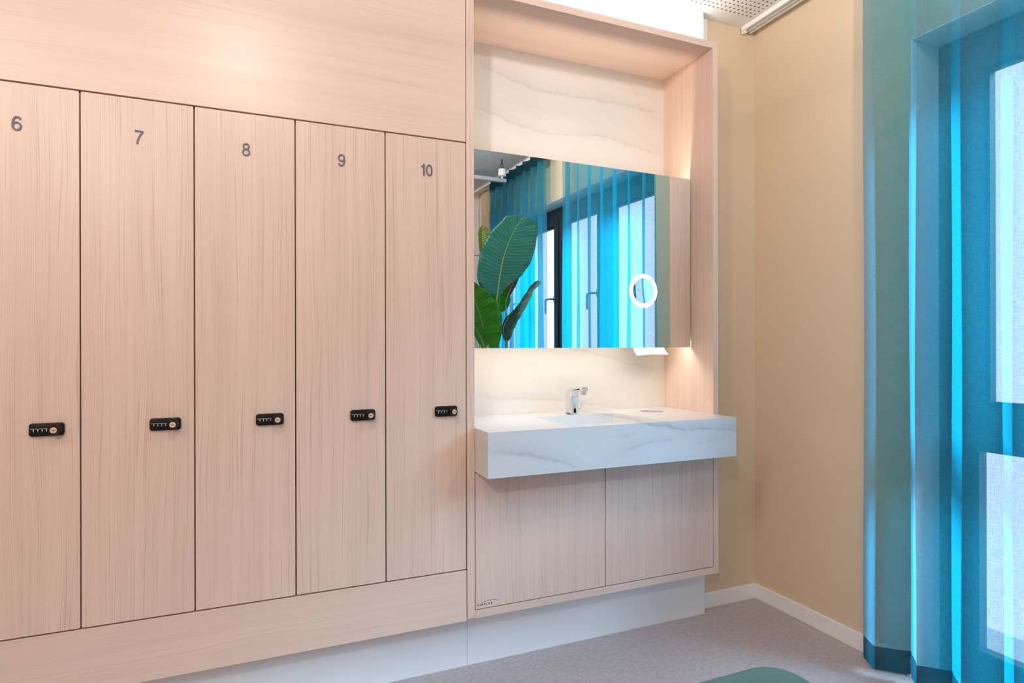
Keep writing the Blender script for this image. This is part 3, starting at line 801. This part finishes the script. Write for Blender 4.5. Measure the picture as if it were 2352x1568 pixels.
# half-rolled leaf on the right: a dark inner blade and its pale rolled outer edge
b = leaf([(1.826, 1.278), (1.835, 1.36), (1.87, 1.45), (1.935, 1.56), (2.03, 1.70), (2.098, 1.768)],
         [(1.820, 1.285), (1.782, 1.324), (1.772, 1.373), (1.79, 1.45), (1.852, 1.507), (1.922, 1.586), (2.034, 1.735), (2.098, 1.770)],
         [(1.830, 1.28), (1.855, 1.32), (1.893, 1.415), (1.962, 1.53), (2.02, 1.63), (2.050, 1.69), (2.105, 1.74), (2.100, 1.77)], PY+.05, GD, .9, .02, .006, seed=9)
stem((1.785, PY+.02, .41), b, (.02, .01), (.010, .007))
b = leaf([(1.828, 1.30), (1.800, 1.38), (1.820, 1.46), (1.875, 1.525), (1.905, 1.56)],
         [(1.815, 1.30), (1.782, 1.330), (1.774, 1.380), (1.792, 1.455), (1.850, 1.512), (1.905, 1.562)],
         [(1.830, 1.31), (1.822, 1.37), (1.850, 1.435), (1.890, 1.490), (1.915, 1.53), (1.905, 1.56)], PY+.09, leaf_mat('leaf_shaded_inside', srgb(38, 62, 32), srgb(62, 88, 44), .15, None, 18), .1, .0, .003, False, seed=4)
b = leaf([(1.612, 1.235), (1.595, 1.296), (1.559, 1.37), (1.52, 1.43)],
         [(1.60, 1.24), (1.56, 1.29), (1.52, 1.36), (1.50, 1.41), (1.52, 1.43)],
         [(1.640, 1.262), (1.645, 1.323), (1.618, 1.384), (1.565, 1.425), (1.52, 1.43)], PY+.13, GB, .15, .0, .004, seed=11)
stem((1.715, PY+.05, .41), b, (-.01, .03))
b = leaf([(1.755, 1.90), (1.735, 2.0), (1.725, 2.10), (1.735, 2.212)],
         [(1.74, 1.90), (1.70, 1.98), (1.688, 2.08), (1.692, 2.165), (1.735, 2.212)],
         [(1.77, 1.92), (1.80, 2.0), (1.805, 2.1), (1.775, 2.185), (1.735, 2.212)], PY-.16, GF, .3, -.02, .003, seed=13)
stem((1.75, PY-.06, .41), b, (-.03, -.05))
b = leaf([(1.86, 1.60), (1.90, 1.70), (1.94, 1.76), (1.978, 1.79)],
         [(1.86, 1.61), (1.872, 1.70), (1.92, 1.765), (1.978, 1.792)],
         [(1.87, 1.61), (1.918, 1.68), (1.955, 1.74), (1.978, 1.79)], PY-.03, GG, .2, .0, .004, seed=15)
stem((1.79, PY-.02, .41), b, (.04, .0), (.008, .005))

# ------------------------------------------------------------------ daylight
w = bpy.data.worlds.new('overcast_sky'); S.world = w; w.use_nodes = True
bg = w.node_tree.nodes['Background']; bg.inputs[0].default_value = (.80, .84, 1.0, 1); bg.inputs[1].default_value = 1.9
pd = bpy.data.lights.new('window_portal', 'AREA'); pd.shape = 'RECTANGLE'; pd.size = OY1-OY0; pd.size_y = OZ
po = bpy.data.objects.new('window_portal', pd); COL.objects.link(po); po.location = (2.60, (OY0+OY1)/2, OZ/2); po.rotation_euler = (0, PI/2, PI)
po.rotation_euler = Matrix(((0, 0, 1), (1, 0, 0), (0, 1, 0))).to_euler()     # local -Z points into the room (-X)
pd.cycles.is_portal = True

sd = bpy.data.lights.new('hazy_daylight', 'SUN'); sd.energy = 8.8; sd.color = (.45, .74, 1.0); sd.angle = math.radians(24)
so = bpy.data.objects.new('hazy_daylight', sd); COL.objects.link(so); so.location = (5, -2, 4)
so.rotation_euler = Vector((-.80, .60, -.56)).to_track_quat('-Z', 'Y').to_euler()
# ------------------------------------------------------------------ camera
cd = bpy.data.cameras.new('camera'); cam = bpy.data.objects.new('camera', cd); COL.objects.link(cam)
cd.sensor_fit = 'HORIZONTAL'; cd.sensor_width = 36; cd.lens = 1380.41/2352*36; cd.shift_y = 8.92/2352; cd.clip_start = .02
cam.matrix_world = Matrix.Translation((0, 0, 1.264)) @ Matrix.Rotation(-.3974, 4, 'Z') @ Matrix.Rotation(PI/2, 4, 'X') @ Matrix.Rotation(-.0021, 4, 'Z')
S.camera = cam

vs = S.view_settings; vs.view_transform = 'Standard'; vs.look = 'None'; vs.gamma = 1; vs.use_curve_mapping = False; vs.exposure = .14
S.cycles.max_bounces = 10; S.cycles.diffuse_bounces = 5; S.cycles.glossy_bounces = 5; S.cycles.transmission_bounces = 8; S.cycles.transparent_max_bounces = 24
S.cycles.sample_clamp_indirect = 6; S.cycles.use_denoising = True; S.cycles.caustics_reflective = False; S.cycles.caustics_refractive = False
